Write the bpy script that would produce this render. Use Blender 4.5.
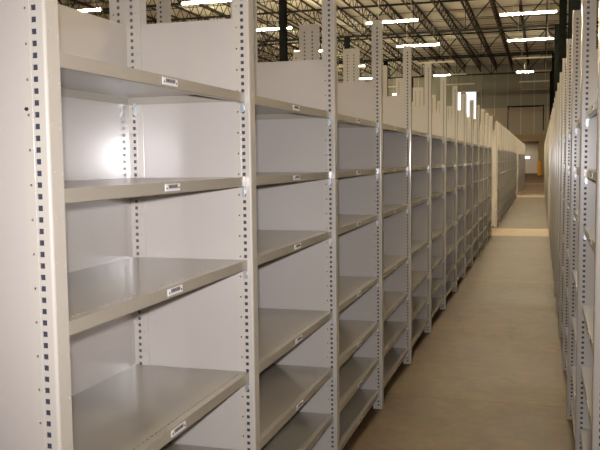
import bpy, bmesh, math, random
from mathutils import Matrix, Vector
random.seed(7)
S = 0.0254                      # everything below is laid out in inches and turned into metres here
scene = bpy.context.scene
COL = scene.collection
for o in list(bpy.data.objects):
    bpy.data.objects.remove(o)

# ------------------------------------------------------------------ camera
FPX, YAW, PITCH, ROLL, EYE = 800.9, 0.2925, -0.0794, -0.0116, 62.2
_c, _s = math.cos(YAW), math.sin(YAW)
_rt = Vector((_c, _s, 0))
_fw = Vector((-_s*math.cos(PITCH), _c*math.cos(PITCH), math.sin(PITCH)))
_up = _rt.cross(_fw)
R2 = _rt*math.cos(ROLL) + _up*math.sin(ROLL)
U2 = -_rt*math.sin(ROLL) + _up*math.cos(ROLL)
cam_data = bpy.data.cameras.new('camera')
cam_data.sensor_width = 36
cam_data.lens = FPX*36/600
cam_data.clip_start = 0.02
cam_data.clip_end = 500
cam = bpy.data.objects.new('camera', cam_data)
COL.objects.link(cam)
m = Matrix((R2, U2, -_fw)).transposed().to_4x4()
m.translation = Vector((0, 0, EYE*S))
cam.matrix_world = m
scene.camera = cam

# ------------------------------------------------------------------ world, flash, exposure
world = bpy.data.worlds.new('daylight')
scene.world = world
world.use_nodes = True
world.node_tree.nodes['Background'].inputs[0].default_value = (0.93, 0.97, 1.0, 1)
world.node_tree.nodes['Background'].inputs[1].default_value = 1.6
scene.view_settings.view_transform = 'Standard'
scene.view_settings.look = 'None'
scene.view_settings.gamma = 1
scene.view_settings.use_curve_mapping = False
scene.view_settings.exposure = 0.0

TUBE_STRENGTH = 460.0
TUBE_COLOUR = (1.0, 0.85, 0.58)
FLASH_POWER = 14.6

fl = bpy.data.lights.new('camera_flash', 'AREA')        # the photographer's own flash, just above the lens
fl.shape = 'RECTANGLE'; fl.size = 0.05; fl.size_y = 0.03
fl.energy = FLASH_POWER; fl.spread = math.radians(76)
fl.color = (1.0, 0.965, 1.0)
flo = bpy.data.objects.new('camera_flash', fl)
COL.objects.link(flo)
fm = Matrix((R2, U2, -_fw)).transposed().to_4x4()
fm.translation = Vector((0, 0, EYE*S)) + R2*(-0.012) + U2*0.05 + _fw*0.02
flo.matrix_world = fm

# ------------------------------------------------------------------ materials
def new_mat(name):
    mt = bpy.data.materials.new(name); mt.use_nodes = True
    nt = mt.node_tree
    return mt, nt, nt.nodes['Principled BSDF']

def paint(name, col, rough=0.35, metal=0.0, var=0.04, scale=3.0, coat=0.0, bump=0.0, spec=0.5):
    mt, nt, b = new_mat(name)
    tc = nt.nodes.new('ShaderNodeTexCoord')
    nz = nt.nodes.new('ShaderNodeTexNoise'); nz.inputs['Scale'].default_value = scale; nz.inputs['Detail'].default_value = 4
    nt.links.new(tc.outputs['Object'], nz.inputs['Vector'])
    mx = nt.nodes.new('ShaderNodeMix'); mx.data_type = 'RGBA'
    mx.inputs[6].default_value = tuple(c*(1-var) for c in col) + (1,)
    mx.inputs[7].default_value = tuple(min(1, c*(1+var)) for c in col) + (1,)
    nt.links.new(nz.outputs['Fac'], mx.inputs[0])
    nt.links.new(mx.outputs[2], b.inputs['Base Color'])
    b.inputs['Roughness'].default_value = rough
    b.inputs['Metallic'].default_value = metal
    b.inputs['Coat Weight'].default_value = coat
    b.inputs['Coat Roughness'].default_value = 0.13; b.inputs['Coat IOR'].default_value = 1.7
    b.inputs['Specular IOR Level'].default_value = spec
    if bump:
        n2 = nt.nodes.new('ShaderNodeTexNoise'); n2.inputs['Scale'].default_value = 9
        nt.links.new(tc.outputs['Object'], n2.inputs['Vector'])
        bp = nt.nodes.new('ShaderNodeBump'); bp.inputs['Strength'].default_value = bump; bp.inputs['Distance'].default_value = 0.01
        nt.links.new(n2.outputs['Fac'], bp.inputs['Height'])
        nt.links.new(bp.outputs['Normal'], b.inputs['Normal'])
    return mt

M = {}
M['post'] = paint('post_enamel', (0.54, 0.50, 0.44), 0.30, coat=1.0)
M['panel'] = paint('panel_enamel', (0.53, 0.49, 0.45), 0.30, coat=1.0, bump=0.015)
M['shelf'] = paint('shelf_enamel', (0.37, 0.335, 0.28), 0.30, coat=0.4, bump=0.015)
M['zinc'] = paint('zinc_clip', (0.62, 0.68, 0.72), 0.42, metal=0.8)
M['slot_shade'] = paint('slot_shade_strip', (0.05, 0.055, 0.08), 0.5, metal=0.2)  # shade of the hollow posts, put into the colour of a strip
M['slot_shade_rear'] = paint('slot_shade_rear_strip', (0.12, 0.12, 0.14), 0.5, metal=0.2)
M['bolt'] = paint('dark_bolt', (0.10, 0.10, 0.11), 0.35, metal=0.8)
M['holder'] = paint('label_holder_white', (0.80, 0.78, 0.78), 0.3)
M['card'] = paint('label_card', (0.40, 0.37, 0.39), 0.5)
M['ink'] = paint('label_ink', (0.07, 0.07, 0.08), 0.6)
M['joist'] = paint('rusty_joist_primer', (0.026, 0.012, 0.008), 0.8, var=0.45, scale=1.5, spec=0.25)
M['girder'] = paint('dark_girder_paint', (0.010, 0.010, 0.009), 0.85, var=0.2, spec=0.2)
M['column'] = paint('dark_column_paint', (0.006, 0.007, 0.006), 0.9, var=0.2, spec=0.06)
M['fixture'] = paint('fixture_white', (0.70, 0.66, 0.56), 0.4)
M['dead_tube'] = paint('unlit_tube_glass', (0.75, 0.72, 0.66), 0.3)
M['orange'] = paint('orange_post_paint', (0.85, 0.36, 0.03), 0.4)
M['pale_door'] = paint('pale_door_paint', (0.70, 0.63, 0.56), 0.5)
M['tan'] = paint('tan_bulkhead_paint', (0.36, 0.26, 0.14), 0.6)
M['brick'] = paint('dark_kerb', (0.16, 0.11, 0.07), 0.7)

def emit(name, col, st):
    mt = bpy.data.materials.new(name); mt.use_nodes = True
    nt = mt.node_tree
    nt.nodes.remove(nt.nodes['Principled BSDF'])
    e = nt.nodes.new('ShaderNodeEmission')
    e.inputs[0].default_value = col + (1,); e.inputs[1].default_value = st
    nt.links.new(e.outputs[0], nt.nodes['Material Output'].inputs[0])
    return mt
M['tube'] = emit('lit_tube', TUBE_COLOUR, TUBE_STRENGTH)
M['sign'] = emit('lit_sign', (0.95, 1.0, 1.0), 2.5)

def glass_mat():
    mt, nt, b = new_mat('window_glass')
    b.inputs['Base Color'].default_value = (1, 1, 1, 1)
    b.inputs['Roughness'].default_value = 0.02
    b.inputs['Transmission Weight'].default_value = 1
    b.inputs['IOR'].default_value = 1.02
    return mt
M['glass'] = glass_mat()

def concrete():
    mt, nt, b = new_mat('sealed_concrete')
    tc = nt.nodes.new('ShaderNodeTexCoord')
    n1 = nt.nodes.new('ShaderNodeTexNoise'); n1.inputs['Scale'].default_value = 0.9; n1.inputs['Detail'].default_value = 6
    n2 = nt.nodes.new('ShaderNodeTexNoise'); n2.inputs['Scale'].default_value = 14; n2.inputs['Detail'].default_value = 5
    nt.links.new(tc.outputs['Object'], n1.inputs['Vector']); nt.links.new(tc.outputs['Object'], n2.inputs['Vector'])
    r1 = nt.nodes.new('ShaderNodeValToRGB')
    r1.color_ramp.elements[0].position = 0.32; r1.color_ramp.elements[0].color = (0.098, 0.061, 0.031, 1)
    r1.color_ramp.elements[1].position = 0.68; r1.color_ramp.elements[1].color = (0.150, 0.096, 0.050, 1)
    nt.links.new(n1.outputs['Fac'], r1.inputs['Fac'])
    mx = nt.nodes.new('ShaderNodeMix'); mx.data_type = 'RGBA'; mx.blend_type = 'OVERLAY'; mx.inputs[0].default_value = 0.35
    nt.links.new(r1.outputs[0], mx.inputs[6]); nt.links.new(n2.outputs['Color'], mx.inputs[7])
    # saw-cut joints across the aisle and a few hairline cracks
    sp = nt.nodes.new('ShaderNodeSeparateXYZ'); nt.links.new(tc.outputs['Object'], sp.inputs[0])
    def mth(op, a, b_=None):
        n = nt.nodes.new('ShaderNodeMath'); n.operation = op
        for i, v in enumerate((a, b_)):
            if v is None: continue
            if isinstance(v, (int, float)): n.inputs[i].default_value = v
            else: nt.links.new(v, n.inputs[i])
        return n.outputs[0]
    y = mth('ADD', sp.outputs['Y'], mth('MULTIPLY', sp.outputs['X'], 0.005))
    fr = mth('FRACT', mth('DIVIDE', mth('SUBTRACT', y, 207*S), 103*S))
    d = mth('ABSOLUTE', mth('SUBTRACT', fr, 0.5))
    line = mth('GREATER_THAN', d, 0.5 - 0.0035)
    vo = nt.nodes.new('ShaderNodeTexVoronoi'); vo.feature = 'DISTANCE_TO_EDGE'; vo.inputs['Scale'].default_value = 0.55
    nd = nt.nodes.new('ShaderNodeTexNoise'); nd.inputs['Scale'].default_value = 2.2; nd.inputs['Detail'].default_value = 5
    nt.links.new(tc.outputs['Object'], nd.inputs['Vector'])
    va = nt.nodes.new('ShaderNodeVectorMath'); va.operation = 'MULTIPLY_ADD'
    nt.links.new(nd.outputs['Color'], va.inputs[0]); va.inputs[1].default_value = (0.5, 0.5, 0.5)
    nt.links.new(tc.outputs['Object'], va.inputs[2]); nt.links.new(va.outputs[0], vo.inputs['Vector'])
    crack = mth('MULTIPLY', mth('LESS_THAN', vo.outputs['Distance'], 0.004), mth('GREATER_THAN', n1.outputs['Fac'], 0.55))
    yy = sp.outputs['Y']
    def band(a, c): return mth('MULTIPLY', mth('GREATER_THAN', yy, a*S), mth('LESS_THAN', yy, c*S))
    aisle_glow = mth('MAXIMUM', mth('MAXIMUM', band(668, 738), band(1344, 1416)), band(2030, 2100))
    red = mth('GREATER_THAN', yy, 1416*S)
    w0 = nt.nodes.new('ShaderNodeMix'); w0.data_type = 'RGBA'; nt.links.new(mth('MULTIPLY', red, 0.55), w0.inputs[0])
    nt.links.new(mx.outputs[2], w0.inputs[6]); w0.inputs[7].default_value = (0.20, 0.10, 0.065, 1)
    w1_ = nt.nodes.new('ShaderNodeMix'); w1_.data_type = 'RGBA'; nt.links.new(mth('MULTIPLY', aisle_glow, 0.85), w1_.inputs[0])
    nt.links.new(w0.outputs[2], w1_.inputs[6]); w1_.inputs[7].default_value = (0.42, 0.30, 0.18, 1)     # brighter light of each cross aisle, painted into the floor colour
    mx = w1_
    slab = mth('FLOOR', mth('DIVIDE', mth('SUBTRACT', y, 207*S), 103*S))
    wn = nt.nodes.new('ShaderNodeTexWhiteNoise'); wn.noise_dimensions = '1D'; nt.links.new(slab, wn.inputs['W'])
    n3 = nt.nodes.new('ShaderNodeTexNoise'); n3.inputs['Scale'].default_value = 3.5; n3.inputs['Detail'].default_value = 8; n3.inputs['Roughness'].default_value = 0.7
    nt.links.new(tc.outputs['Object'], n3.inputs['Vector'])
    gain = mth('ADD', mth('ADD', 0.52, mth('MULTIPLY', wn.outputs['Value'], 0.22)), mth('MULTIPLY', n3.outputs['Fac'], 0.85))
    vm = nt.nodes.new('ShaderNodeVectorMath'); vm.operation = 'SCALE'
    nt.links.new(mx.outputs[2], vm.inputs[0]); nt.links.new(gain, vm.inputs['Scale'])
    dark = mth('MULTIPLY', mth('MAXIMUM', line, mth('MULTIPLY', crack, 0.4)), 0.35)
    m2 = nt.nodes.new('ShaderNodeMix'); m2.data_type = 'RGBA'
    nt.links.new(dark, m2.inputs[0]); nt.links.new(vm.outputs[0], m2.inputs[6]); m2.inputs[7].default_value = (0.03, 0.018, 0.012, 1)
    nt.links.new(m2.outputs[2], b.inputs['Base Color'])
    rr = nt.nodes.new('ShaderNodeMapRange'); rr.inputs[3].default_value = 0.5; rr.inputs[4].default_value = 0.68; b.inputs['Specular IOR Level'].default_value = 0.3
    nt.links.new(n1.outputs['Fac'], rr.inputs[0]); nt.links.new(rr.outputs[0], b.inputs['Roughness'])
    return mt
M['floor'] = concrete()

def deck_mat():
    mt, nt, b = new_mat('painted_roof_deck')
    tc = nt.nodes.new('ShaderNodeTexCoord')
    n = nt.nodes.new('ShaderNodeTexNoise'); n.inputs['Scale'].default_value = 0.4
    nt.links.new(tc.outputs['Object'], n.inputs['Vector'])
    r = nt.nodes.new('ShaderNodeValToRGB')
    r.color_ramp.elements[0].color = (0.50, 0.48, 0.38, 1); r.color_ramp.elements[1].color = (0.60, 0.58, 0.47, 1)
    nt.links.new(n.outputs['Fac'], r.inputs[0]); nt.links.new(r.outputs[0], b.inputs['Base Color'])
    b.inputs['Roughness'].default_value = 0.6
    return mt
M['deck'] = deck_mat()

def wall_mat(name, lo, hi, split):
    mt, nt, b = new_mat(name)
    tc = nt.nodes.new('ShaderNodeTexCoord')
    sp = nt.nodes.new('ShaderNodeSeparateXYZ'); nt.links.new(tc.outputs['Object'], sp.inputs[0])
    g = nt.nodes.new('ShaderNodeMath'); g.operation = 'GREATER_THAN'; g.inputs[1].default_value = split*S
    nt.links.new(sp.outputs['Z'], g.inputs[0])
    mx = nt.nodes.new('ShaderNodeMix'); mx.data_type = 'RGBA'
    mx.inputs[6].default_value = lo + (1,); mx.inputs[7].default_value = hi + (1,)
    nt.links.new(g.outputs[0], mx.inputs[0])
    n = nt.nodes.new('ShaderNodeTexNoise'); n.inputs['Scale'].default_value = 0.3; n.inputs['Detail'].default_value = 3
    nt.links.new(tc.outputs['Object'], n.inputs['Vector'])
    m2 = nt.nodes.new('ShaderNodeMix'); m2.data_type = 'RGBA'; m2.blend_type = 'OVERLAY'; m2.inputs[0].default_value = 0.12
    nt.links.new(mx.outputs[2], m2.inputs[6]); nt.links.new(n.outputs['Color'], m2.inputs[7])
    nt.links.new(m2.outputs[2], b.inputs['Base Color']); b.inputs['Roughness'].default_value = 0.6
    return mt
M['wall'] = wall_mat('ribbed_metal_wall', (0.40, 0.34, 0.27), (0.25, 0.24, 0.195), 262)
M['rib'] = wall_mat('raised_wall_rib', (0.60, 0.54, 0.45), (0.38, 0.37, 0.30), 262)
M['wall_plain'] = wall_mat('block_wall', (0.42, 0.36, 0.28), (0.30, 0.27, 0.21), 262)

# ------------------------------------------------------------------ mesh building
class MB:
    """collects boxes, bars and cut plates, in inches, as one mesh"""
    def __init__(self): self.v = []; self.f = []; self.mi = []
    def quad(self, pts, mi=0):
        n = len(self.v); self.v += [tuple(p) for p in pts]; self.f.append(tuple(range(n, n+len(pts)))); self.mi.append(mi)
    def box(self, a, b, mi=0):
        x0, x1 = sorted((a[0], b[0])); y0, y1 = sorted((a[1], b[1])); z0, z1 = sorted((a[2], b[2]))
        n = len(self.v)
        self.v += [(x0,y0,z0),(x1,y0,z0),(x1,y1,z0),(x0,y1,z0),(x0,y0,z1),(x1,y0,z1),(x1,y1,z1),(x0,y1,z1)]
        for q in ((0,3,2,1),(4,5,6,7),(0,1,5,4),(1,2,6,5),(2,3,7,6),(3,0,4,7)):
            self.f.append(tuple(n+i for i in q)); self.mi.append(mi)
        return self
    def bar(self, p, q, w, h=None, mi=0):
        p = Vector(p); q = Vector(q); d = (q-p).normalized(); h = h or w
        s = d.cross(Vector((0,0,1)))
        if s.length < 1e-3: s = Vector((1,0,0))
        s.normalize(); t = s.cross(d)
        n = len(self.v)
        for c in (p, q):
            for a, b in ((-1,-1),(1,-1),(1,1),(-1,1)): self.v.append(tuple(c + s*a*w/2 + t*b*h/2))
        for f in ((0,1,2,3),(7,6,5,4),(0,4,5,1),(1,5,6,2),(2,6,7,3),(3,7,4,0)):
            self.f.append(tuple(n+i for i in f)); self.mi.append(mi)
        return self
    def tube(self, p, q, r, seg=12, mi=0, r2=None):
        p = Vector(p); q = Vector(q); d = (q-p).normalized(); r2 = r if r2 is None else r2
        s = d.cross(Vector((0,0,1)))
        if s.length < 1e-3: s = Vector((1,0,0))
        s.normalize(); t = s.cross(d); n = len(self.v)
        for c, rr in ((p, r), (q, r2)):
            for k in range(seg):
                a = 2*math.pi*k/seg; self.v.append(tuple(c + s*math.cos(a)*rr + t*math.sin(a)*rr))
        for k in range(seg):
            self.f.append((n+k, n+(k+1)%seg, n+seg+(k+1)%seg, n+seg+k)); self.mi.append(mi)
        self.f.append(tuple(n+k for k in range(seg))[::-1]); self.mi.append(mi)
        self.f.append(tuple(n+seg+k for k in range(seg))); self.mi.append(mi)
        return self
    def cut_plate(self, org, U, V, N, w, h, th, holes, mi=0):
        """plate of size w x h spanned by U, V from org, thickness th towards N, with rectangular through holes
        (u0,u1,v0,v1); holes are walled"""
        org = Vector(org); U = Vector(U); V = Vector(V); N = Vector(N)
        us = {0, w}; 
        for a in holes: us |= {a[0], a[1]}
        us = sorted(us)
        rows = {0.0, float(h)}
        for a in holes: rows |= {a[2], a[3]}
        rows = sorted(rows)
        def P(u, v, t): return org + U*u + V*v + N*(t*th)
        for j in range(len(rows)-1):
            v0, v1 = rows[j], rows[j+1]; vm = (v0+v1)/2
            act = sorted((a for a in holes if a[2] < vm < a[3]), key=lambda a: a[0])
            u = 0
            for a in act + [None]:
                ue = a[0] if a else w
                if ue > u:
                    for t in (0, 1):
                        self.quad([P(u,v0,t), P(ue,v0,t), P(ue,v1,t), P(u,v1,t)], mi)
                if a: u = a[1]
        for a in holes + [(0, w, 0, h)]:
            c = [(a[0],a[2]),(a[1],a[2]),(a[1],a[3]),(a[0],a[3])]
            for k in range(4):
                p, q = c[k], c[(k+1)%4]
                self.quad([P(*p,0), P(*q,0), P(*q,1), P(*p,1)], mi)
        return self
    def mesh(self, name, mats):
        me = bpy.data.meshes.new(name)
        me.from_pydata([(x*S, y*S, z*S) for x, y, z in self.v], [], self.f)
        for mm in (mats if isinstance(mats, (list, tuple)) else [mats]): me.materials.append(mm)
        me.polygons.foreach_set('material_index', self.mi)
        bm = bmesh.new(); bm.from_mesh(me)
        bmesh.ops.remove_doubles(bm, verts=bm.verts, dist=1e-6)
        bmesh.ops.recalc_face_normals(bm, faces=bm.faces); bm.to_mesh(me); bm.free()
        me.update()
        return me

def place(name, me, parent=None, loc=(0,0,0), label=None, cat=None, group=None, kind=None):
    o = bpy.data.objects.new(name, me); COL.objects.link(o)
    o.location = (loc[0]*S, loc[1]*S, loc[2]*S)
    if parent: o.parent = parent
    if label: o['label'] = label
    if cat: o['category'] = cat
    if group: o['group'] = group
    if kind: o['kind'] = kind
    return o
def thing(name, loc, label, cat, group=None): return place(name, None, None, loc, label, cat, group)
def struct(name, mb, mats): return place(name, mb.mesh(name, mats), kind='structure')
def bevel(o, w, seg=2):
    md = o.modifiers.new('bevel', 'BEVEL'); md.width = w*S; md.segments = seg; md.limit_method = 'ANGLE'

# ------------------------------------------------------------------ the hall
XL, XR, YF, YB, ZC = -1500, 400, -700, 3270, 432
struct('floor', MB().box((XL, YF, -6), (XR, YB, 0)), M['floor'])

# corrugated roof deck: flutes run across the joists
dk = MB(); y = YF; pitch = 12.0
prof = []
while y < YB:
    prof += [(y, ZC), (y+6, ZC), (y+7, ZC+2.5), (y+11, ZC+2.5)]
    y += pitch
prof.append((YB, ZC))
for (ya, za), (yb, zb) in zip(prof[:-1], prof[1:]):
    dk.quad([(XL, ya, za), (XR, ya, za), (XR, yb, zb), (XL, yb, zb)])
dk.box((XL, YF, ZC+3), (XR, YB, ZC+6))
struct('ceiling', dk, M['deck'])

# far wall with a real window opening
WX0, WX1, WZ0, WZ1 = -324, -250, 222, 330
wl = MB()
wl.box((XL, YB, 0), (WX0, YB+8, ZC+3)); wl.box((WX1, YB, 0), (XR, YB+8, ZC+3))
wl.box((WX0, YB, 0), (WX1, YB+8, WZ0)); wl.box((WX0, YB, WZ1), (WX1, YB+8, ZC+3))
x = XL+20
while x < XR-10:                      # standing ribs of the sheet wall
    if not (WX0-2 < x < WX1+2): wl.box((x, YB-2.0, 0), (x+3.4, YB, ZC), 1)
    x += 50
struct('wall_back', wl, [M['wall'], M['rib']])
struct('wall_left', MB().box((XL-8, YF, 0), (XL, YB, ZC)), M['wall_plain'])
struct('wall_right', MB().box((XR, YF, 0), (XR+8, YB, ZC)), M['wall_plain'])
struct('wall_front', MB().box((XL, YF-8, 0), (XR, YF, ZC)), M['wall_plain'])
w1 = struct('window_1', MB().box((WX0-3, YB-1, WZ0-3), (WX1+3, YB+3, WZ0)).box((WX0-3, YB-1, WZ1), (WX1+3, YB+3, WZ1+3))
            .box((WX0-3, YB-1, WZ0), (WX0, YB+3, WZ1)).box((WX1, YB-1, WZ0), (WX1+3, YB+3, WZ1))
            .box((-309, YB-1, WZ0), (-290, YB+3, WZ1)), M['wall_plain'])
place('window_pane', MB().box((WX0, YB+4, WZ0), (WX1, YB+4.5, WZ1)).mesh('window_pane', M['glass']), w1)

# bulkhead and door recess at the end of the aisle
t = thing('door_canopy', (-45, 3150, 0), 'tan box canopy over the doorway at the far end of the aisle', 'canopy')
place('canopy_box', MB().box((-58, 0, 128), (60, 117, 153)).mesh('canopy_box', M['tan']), t)
place('side_wall', MB().box((35, 6, 0), (60, 117, 128)).mesh('side_wall', M['tan']), t)
dr = struct('door_1', MB().box((-110, YB-6, 0), (-12, YB-2.2, 134)), M['pale_door'])
ds = MB()
for z in (26, 52, 78, 104): ds.box((-109, YB-6.8, z), (-13, YB-5.6, z+1.2))
place('door_panel_seam', ds.mesh('door_panel_seam', M['pale_door']), dr)
place('door_sill', MB().box((-112, YB-40, 0), (-8, YB-6.5, 5)).mesh('door_sill', M['brick']), dr)
sg = MB().box((-64, 3140, 57), (-44, 3144, 67)); 
sgo = thing('lit_sign', (-52, 3235, 0), 'small white glowing sign at eye height before the pale far door', 'sign')
place('sign_box', MB().box((-10, 0, 62), (10, 3, 71)).mesh('sign_box', M['sign']), sgo)
place('sign_stand', MB().tube((0, 2, 0), (0, 2, 62), 1.2).mesh('sign_stand', M['pale_door']), sgo)
bo = thing('bollard', (-5, 3060, 0), 'orange guard post standing at the far end of the aisle', 'bollard')
bb = MB().tube((0,0,1), (0,0,49), 7.5, 20); bb.tube((0,0,49), (0,0,53), 7.5, 20, r2=3)
place('post_sleeve', bb.mesh('post_sleeve', M['orange']), bo)
place('base_plate', MB().box((-10,-10,0),(10,10,1)).mesh('base_plate', M['brick']), bo)
pf = thing('door_track_frame', (-50, 3138, 0), 'dark pipe frame hung high on the far wall over the aisle', 'frame')
place('top_rail', MB().tube((-72, 0, 258), (56, 0, 258), 2.4).tube((-58, 0, 256), (42, 0, 256), 2.0).mesh('top_rail', M['girder']), pf)
place('side_rail', MB().tube((-72, 0, 164), (-72, 0, 262), 1.6).mesh('side_rail', M['girder']), pf)
place('side_rail', MB().tube((56, 0, 166), (56, 0, 262), 1.9).mesh('side_rail', M['girder']), pf)
for xx in (-72, 56):
    place('wall_bracket', MB().bar((xx, 0, 256), (xx, 132, 256), 2.0).mesh('wall_bracket', M['girder']), pf)

# ------------------------------------------------------------------ roof steel
ORD = ['first','second','third','fourth','fifth','sixth','seventh','eighth','ninth','tenth','eleventh','twelfth','thirteenth',
       'fourteenth','fifteenth','sixteenth','seventeenth','eighteenth','nineteenth','twentieth','twenty-first','twenty-second',
       'twenty-third','twenty-fourth','twenty-fifth','twenty-sixth','twenty-seventh','twenty-eighth']
Y0, Y1 = YF, YB
ZJ0, ZJ1 = 403, 430
top = MB(); bot = MB(); web = MB()
top.box((-2.4, Y0, ZJ1-2.2), (-0.4, Y1, ZJ1)); top.box((0.4, Y0, ZJ1-2.2), (2.4, Y1, ZJ1))
bot.box((-2.2, Y0+10, ZJ0), (-0.4, Y1-10, ZJ0+2)); bot.box((0.4, Y0+10, ZJ0), (2.2, Y1-10, ZJ0+2))
y = Y0+14; up = False
while y < Y1-40:
    a, b = (ZJ1-1, ZJ0+1) if up else (ZJ0+1, ZJ1-1)
    web.bar((0, y, a), (0, y+24, b), 1.3); up = not up; y += 24
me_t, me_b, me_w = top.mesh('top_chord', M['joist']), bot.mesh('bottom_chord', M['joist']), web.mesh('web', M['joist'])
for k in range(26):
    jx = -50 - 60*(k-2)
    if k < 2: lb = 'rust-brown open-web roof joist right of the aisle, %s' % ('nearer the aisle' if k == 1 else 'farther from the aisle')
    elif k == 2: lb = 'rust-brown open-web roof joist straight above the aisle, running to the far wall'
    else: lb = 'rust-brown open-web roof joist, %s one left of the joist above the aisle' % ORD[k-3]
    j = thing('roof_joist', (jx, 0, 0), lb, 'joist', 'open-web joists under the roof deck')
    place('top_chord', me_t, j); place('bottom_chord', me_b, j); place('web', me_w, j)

gt = MB().box((XL, -3, 424), (XR, 3, 428)); gb = MB().box((XL, -3, 356), (XR, 3, 360.5))
gw = MB(); x = XL+10; up = False
# panel points every 60 in, one diagonal each way and a light hanger
while x < XR-60:
    gw.bar((x, 0, 426 if up else 359), (x+60, 0, 359 if up else 426), 2.6)
    if not up: gw.bar((x, 0, 359), (x, 0, 426), 1.6)
    up = not up; x += 60
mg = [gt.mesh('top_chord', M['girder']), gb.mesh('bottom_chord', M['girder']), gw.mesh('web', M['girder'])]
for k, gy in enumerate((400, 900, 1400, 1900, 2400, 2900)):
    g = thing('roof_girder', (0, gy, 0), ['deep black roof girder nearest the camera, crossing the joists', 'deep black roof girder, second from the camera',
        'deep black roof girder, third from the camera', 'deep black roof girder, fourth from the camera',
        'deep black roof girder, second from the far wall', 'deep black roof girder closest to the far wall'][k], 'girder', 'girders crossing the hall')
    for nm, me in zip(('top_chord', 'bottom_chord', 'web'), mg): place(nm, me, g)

br = MB().box((XL, -0.6, ZJ0-1.2), (XR, 0.6, ZJ0-0.1)); brt = MB().box((XL, -0.6, ZJ1-2.8), (XR, 0.6, ZJ1-1.7))
mbr = br.mesh('lower_rod', M['girder']); mbt = brt.mesh('upper_rod', M['girder'])
n = 0
for gy in (400, 900, 1400, 1900, 2400):
    for dy in (125, 250, 375):
        g = thing('bridging_rod', (0, gy+dy, 0), 'thin dark bridging rods tying the joists, %s line beyond the camera' % ORD[n], 'bridging', 'bridging lines between the girders')
        place('lower_rod', mbr, g); place('upper_rod', mbt, g); n += 1

cm = MB()
cm.box((-6, -6, 0.6), (6, -5.2, 357)); cm.box((-6, 5.2, 0.6), (6, 6, 357)); cm.box((-0.4, -5.2, 0.6), (0.4, 5.2, 357))
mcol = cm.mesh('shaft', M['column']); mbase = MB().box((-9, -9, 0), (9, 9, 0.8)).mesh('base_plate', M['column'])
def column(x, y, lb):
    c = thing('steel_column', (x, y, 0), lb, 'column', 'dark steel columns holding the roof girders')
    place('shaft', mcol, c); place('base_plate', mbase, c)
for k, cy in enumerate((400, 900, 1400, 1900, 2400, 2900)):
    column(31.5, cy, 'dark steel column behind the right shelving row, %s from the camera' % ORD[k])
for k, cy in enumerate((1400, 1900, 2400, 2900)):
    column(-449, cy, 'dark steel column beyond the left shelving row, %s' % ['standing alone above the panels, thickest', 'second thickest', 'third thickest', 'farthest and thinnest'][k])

# ------------------------------------------------------------------ strip lights
hs = MB(); hs.box((-48, -1.1, 315.4), (48, 1.1, 318.2)); hs.box((-48, -2.2, 313.6), (-46.8, 2.2, 315.4)); hs.box((46.8, -2.2, 313.6), (48, 2.2, 315.4)); hs.box((-0.6, -2.2, 313.6), (0.6, 2.2, 315.4))
mh = hs.mesh('housing', M['fixture'])
def tube_mesh(x0, x1, mat): return MB().tube((x0, -1.7, 314.8), (x1, -1.7, 314.8), 0.6, 8).tube((x0, 1.7, 314.8), (x1, 1.7, 314.8), 0.6, 8).mesh('tube', mat)
TM = {(0, 1): tube_mesh(-46.6, -0.7, M['tube']), (1, 1): tube_mesh(0.7, 46.6, M['tube']),
      (0, 0): tube_mesh(-46.6, -0.7, M['dead_tube']), (1, 0): tube_mesh(0.7, 46.6, M['dead_tube'])}
mr = MB().tube((0, 0, 318.2), (0, 0, ZJ0+0.8), 0.22, 6).mesh('hanger', M['fixture'])
LY = [185, 510, 832, 1195, 1480, 1805, 2135, 2460, 2780, 3095]
state = {(0, -460): (0,0), (1, -460): (0,0), (2, -460): (0,0), (0, 2135): (0,0), (0, 2460): (1,0), (0, 2780): (0,0), (0, 3095): (0,0), (1, 2135): (0,0), (1, 2460): (1,0), (1, 2780): (0,0), (1, 3095): (0,0),
         (2, 2135): (0,1), (2, 2780): (0,0), (3, 2460): (1,0)}
rown = ['above the aisle', 'in the first line left of the aisle', 'in the second line left', 'in the third line left', 'in the fourth line left']
for r in range(-1, 6):
    lx = -25 - 240*r
    for k, ly in enumerate(LY):
        if r < 0 and ly > 600: continue  # right-hand line is unseen, added to brighten the shelf lips
        st = state.get((r, ly), (0, 0) if r >= 4 else (1, 1))
        if r < 0: lb = 'unseen strip light added right of the right row to brighten shelves, %s from camera' % ORD[k]
        elif r > 4: lb = 'hanging strip light in the far left line of lights'
        else: lb = '%s hanging strip light %s, %s from far wall' % ({(1,1): 'glowing', (0,0): 'unlit', (1,0): 'half-lit', (0,1): 'half-lit'}[st], rown[r], ORD[len(LY)-1-k])
        f = thing('strip_light', (lx, ly, 0), lb, 'ceiling light', 'strip lights hanging in lines from the roof' if r in (0,1,2,3,4) else ('unseen strip lights added to the right' if r < 0 else 'strip lights far left'))
        place('housing', mh, f)
        place('tube', TM[(0, st[0])], f); place('tube', TM[(1, st[1])], f)
        for hx in (-25, 35): place('hanger', mr, f, (hx, 0, 0))

# ------------------------------------------------------------------ shelving
PITCH_H = 0.93
BAY, DEPTH, HGT, PT = 46.16, 18.3, 96.0, 81.3
FACE, LEG = 1.9, 2.35
def holes_leg():
    h = []; n = int((HGT-1.2)/PITCH_H)
    for i in range(n):
        z = 0.8 + i*PITCH_H
        h.append((0.78, 1.22, z, z+0.44))
        if i % 3 == 1: h.append((1.68, 1.88, z+0.12, z+0.32))
    return h
def holes_face():
    h = []; z = 2.0
    while z < HGT-1:
        h.append((0.35, 0.5, z, z+0.17)); h.append((1.45, 1.6, z-0.25, z-0.08)); z += PITCH_H*4
    return h
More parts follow.
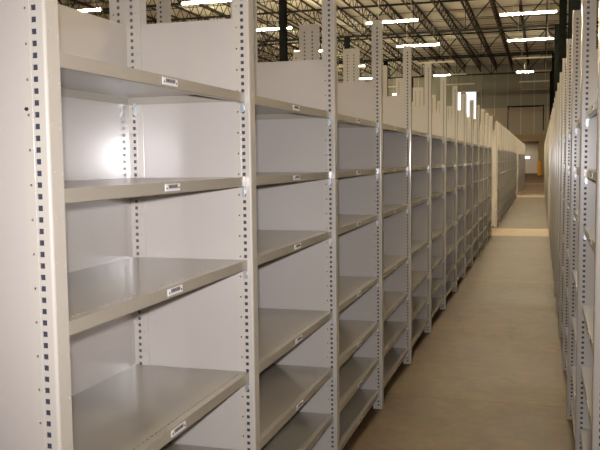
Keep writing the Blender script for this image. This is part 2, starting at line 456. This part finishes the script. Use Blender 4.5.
# sg = +1: the bay opens towards +x (left rows); sg = -1: towards -x (right rows, rear row).  y = 0 is the far edge of the near upright
def post_mesh(sg, rear, fine):
    mb = MB(); X = -DEPTH if rear else 0.0; inw = sg if rear else -sg      # leg direction along x
    x0 = sg*X
    hl = holes_leg() if fine else ([] if fine is None else holes_leg())
    th = 0.09
    near = -FACE; far = 0.0
    # near leg, seen from the camera
    RB = 0.0 if rear else 0.26
    mb.cut_plate((x0+inw*RB, near, 0), (inw, 0, 0), (0,0,1), (0,1,0), LEG-RB, HGT, th, [(a-RB, b-RB, c, d) for a, b, c, d in hl])
    if RB:
        pp = [(x0+inw*RB*(1-math.sin(a)), near+RB*(1-math.cos(a))) for a in [i*math.pi/10 for i in range(6)]]
        for (xa, ya), (xb_, yb_) in zip(pp[:-1], pp[1:]):
            mb.quad([(xa, ya, 0), (xb_, yb_, 0), (xb_, yb_, HGT), (xa, ya, HGT)])
    mb.box((x0, far-th, 0), (x0+inw*LEG, far, HGT))
    # rolled face
    if not rear:
        mb.cut_plate((x0, near+RB, 0), (0,1,0), (0,0,1), (-sg,0,0), FACE-RB-th, HGT, th, [(a-RB+0.1, b-RB+0.1, c, d) for a, b, c, d in holes_face()])
    else:
        mb.box((x0, near+th, 0), (x0+inw*th, far-th, HGT))
    # pressed ridge between the slot column and the outer lip of the leg
    mb.box((x0+inw*1.38, near-0.035, 0.3), (x0+inw*1.46, near+0.01, HGT-0.3))
    mb.box((x0+inw*0.62, near+0.14, 0.3), (x0+inw*1.36, near+0.22, HGT-0.4), 2 if rear else 1)       # added dark strip, stands in for the shade inside the slots
    # foot
    mb.box((x0, near, -0.0), (x0+inw*1.6, far, 0.15))
    return mb.mesh('rear_post' if rear else 'front_post', [M['post'], M['slot_shade'], M['slot_shade_rear']])
def side_panel_mesh(sg):
    mb = MB()
    mb.box((-sg*2.0, -FACE+0.11, 1.5), (-sg*(DEPTH-2.0), -0.11, PT))
    mb.box((-sg*2.36, -FACE+0.03, 1.5), (-sg*2.0, -0.03, PT)); mb.box((-sg*(DEPTH-2.36), -FACE+0.03, 1.5), (-sg*(DEPTH-2.0), -0.03, PT))
    return mb.mesh('side_panel', M['panel'])
def back_panel_mesh(sg):
    mb = MB()
    mb.box((-sg*(DEPTH-0.1), 0.02, 1.5), (-sg*(DEPTH-0.18), BAY-FACE-0.02, PT))
    return mb.mesh('back_panel', M['panel'])
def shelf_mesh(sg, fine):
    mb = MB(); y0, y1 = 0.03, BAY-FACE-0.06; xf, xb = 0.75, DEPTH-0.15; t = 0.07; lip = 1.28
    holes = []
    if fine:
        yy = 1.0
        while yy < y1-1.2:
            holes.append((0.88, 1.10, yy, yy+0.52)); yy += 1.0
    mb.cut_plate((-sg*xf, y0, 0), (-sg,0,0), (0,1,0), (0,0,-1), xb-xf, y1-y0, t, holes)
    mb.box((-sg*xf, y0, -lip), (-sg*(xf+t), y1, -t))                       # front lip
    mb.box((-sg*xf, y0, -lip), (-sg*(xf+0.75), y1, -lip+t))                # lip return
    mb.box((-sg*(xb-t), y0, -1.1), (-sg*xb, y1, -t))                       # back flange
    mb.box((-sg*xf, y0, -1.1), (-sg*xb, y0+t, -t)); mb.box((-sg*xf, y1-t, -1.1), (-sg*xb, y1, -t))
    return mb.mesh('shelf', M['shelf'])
def holder_mesh(sg):
    mb = MB(); yc = 21.7; x = -sg*0.75; o = sg*0.06
    mb.box((x, yc-1.8, -0.98), (x+o, yc+1.8, -0.22), 0)
    mb.box((x+o, yc-1.15, -0.72), (x+o*1.5, yc+1.15, -0.26), 1)
    rnd = random.Random(3); yy = yc-1.05
    while yy < yc+1.0:                                                     # printed bars of the shelf label
        w = rnd.choice((0.05, 0.09, 0.14)); mb.box((x+o*1.5, yy, -0.66), (x+o*1.7, yy+w, -0.34), 2); yy += w+rnd.choice((0.06, 0.1))
    for q in (-1.48, 1.48):
        mb.tube((x+o, yc+q, -0.66), (x+o*1.9, yc+q, -0.66), 0.1, 8, mi=2)
    return mb.mesh('label_holder', [M['holder'], M['card'], M['ink']])
def clip_mesh(sg):
    mb = MB(); y = BAY-FACE
    # stamped hook plate hanging under the shelf corner, against the next upright
    mb.box((-sg*0.85, y-0.14, -2.45), (-sg*1.32, y-0.04, -0.9)); mb.box((-sg*0.80, y-0.6, -1.42), (-sg*1.5, y-0.14, -1.30))
    mb.box((-sg*0.86, y-0.42, -2.1), (-sg*0.94, y-0.14, -1.3)); mb.box((-sg*0.95, y-0.24, -2.6), (-sg*1.25, y-0.08, -2.35))
    return mb.mesh('shelf_clip', M['zinc'])
HL = [71.4, 60.15, 48.9, 33.4, 22.25, 13.05, 4.86]
HR = [70.3, 60.15, 50.2, 35.8, 24.6, 13.05, 4.86]
G = {}
for sg in (1, -1):
    G[sg] = dict(fp=post_mesh(sg, False, True), rp=post_mesh(sg, True, True), sp=side_panel_mesh(sg), bp=back_panel_mesh(sg),
                 sh=shelf_mesh(sg, True), shf=shelf_mesh(sg, False), lh=holder_mesh(sg), cl=clip_mesh(sg))
def upright(t, g, dy=0):
    place('front_post', g['fp'], t, (0, dy, 0)); place('rear_post', g['rp'], t, (0, dy, 0)); place('side_panel', g['sp'], t, (0, dy, 0))
def make_bay(sg, heights, lod, last=False, loc=(0,0,0), label='', group=''):
    g = G[sg]
    t = thing('shelving_bay', loc, label, 'shelving', group)
    upright(t, g)
    if last: upright(t, g, BAY)
    place('back_panel', g['bp'], t)
    for z in heights:
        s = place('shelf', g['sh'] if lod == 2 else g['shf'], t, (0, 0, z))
        if lod >= 1: place('label_holder', g['lh'], s); place('shelf_clip', g['cl'], s)
        if lod == 2: place('shelf_clip', g['cl'], s, (-sg*(DEPTH-2.3), 0, 0))
    return t

def run(sg, x, y0, n, heights, near_lod, labels, group):
    for k in range(n):
        lod = near_lod(k)
        make_bay(sg, heights, lod, k == n-1, (x, y0+k*BAY, 0), labels(k), group)

A0 = 57.26; XLF = -37.36; XRF = 6.6
def lab_left(k):
    if k == 0: return 'nearest beige steel shelving bay, large end panel at the left photo edge'
    return 'beige steel shelving bay, %s from the near end of the left row' % ORD[k]
run(1, XLF, A0, 13, HL, lambda k: 2 if k < 5 else (1 if k < 9 else 0), lab_left, 'near left row of shelving bays')
END1 = A0+13*BAY
M1 = 740+FACE; M2 = 1422+FACE+0; M3 = 2105+FACE
run(1, XLF, M1, 13, HL, lambda k: 0, lambda k: 'beige shelving bay, left side past the first cross aisle, %s from it' % ORD[k], 'second left row of shelving bays')
run(1, XLF, M2, 13, HL, lambda k: 0, lambda k: 'far beige shelving bay, left side past the second cross aisle, %s from it' % ORD[k], 'third left row of shelving bays')
XB = XLF - 2*DEPTH
run(-1, XB, A0, 13, HL, lambda k: 0, lambda k: 'rear shelving bay, post tops showing behind the %s bay of the near left row' % ORD[k], 'rear row backing the near left shelving')
run(-1, XB, M1, 13, HL, lambda k: 0, lambda k: 'rear shelving bay standing behind the %s bay past the first cross aisle' % ORD[k], 'rear row backing the second left shelving')
R0 = 199.3-2*BAY
run(-1, XRF, R0, 12, HR, lambda k: 1 if k < 5 else 0,
    lambda k: 'grey-beige shelving bay at the right photo edge, nearest in the right row' if k == 0 else 'shelving bay seen edge-on in the right row, %s from the camera' % ORD[k], 'near right row of shelving bays')
run(-1, XRF, M1, 13, HR, lambda k: 0, lambda k: 'shelving bay, right side past the first cross aisle, %s from it' % ORD[k], 'second right row of shelving bays')
run(-1, XRF, M2, 13, HR, lambda k: 0, lambda k: 'far shelving bay, right side past the second cross aisle, %s from it' % ORD[k], 'third right row of shelving bays')

# bolts that hold the end upright of the left row
first = next(o for o in bpy.data.objects if o.name == 'shelving_bay')
mbolt = MB().tube((0, 0, 0), (0, -0.16, 0), 0.17, 10, r2=0.12).mesh('bolt', M['bolt'])
for z in (66.6, 37.2): place('bolt', mbolt, first, (-1.92, -FACE, z))
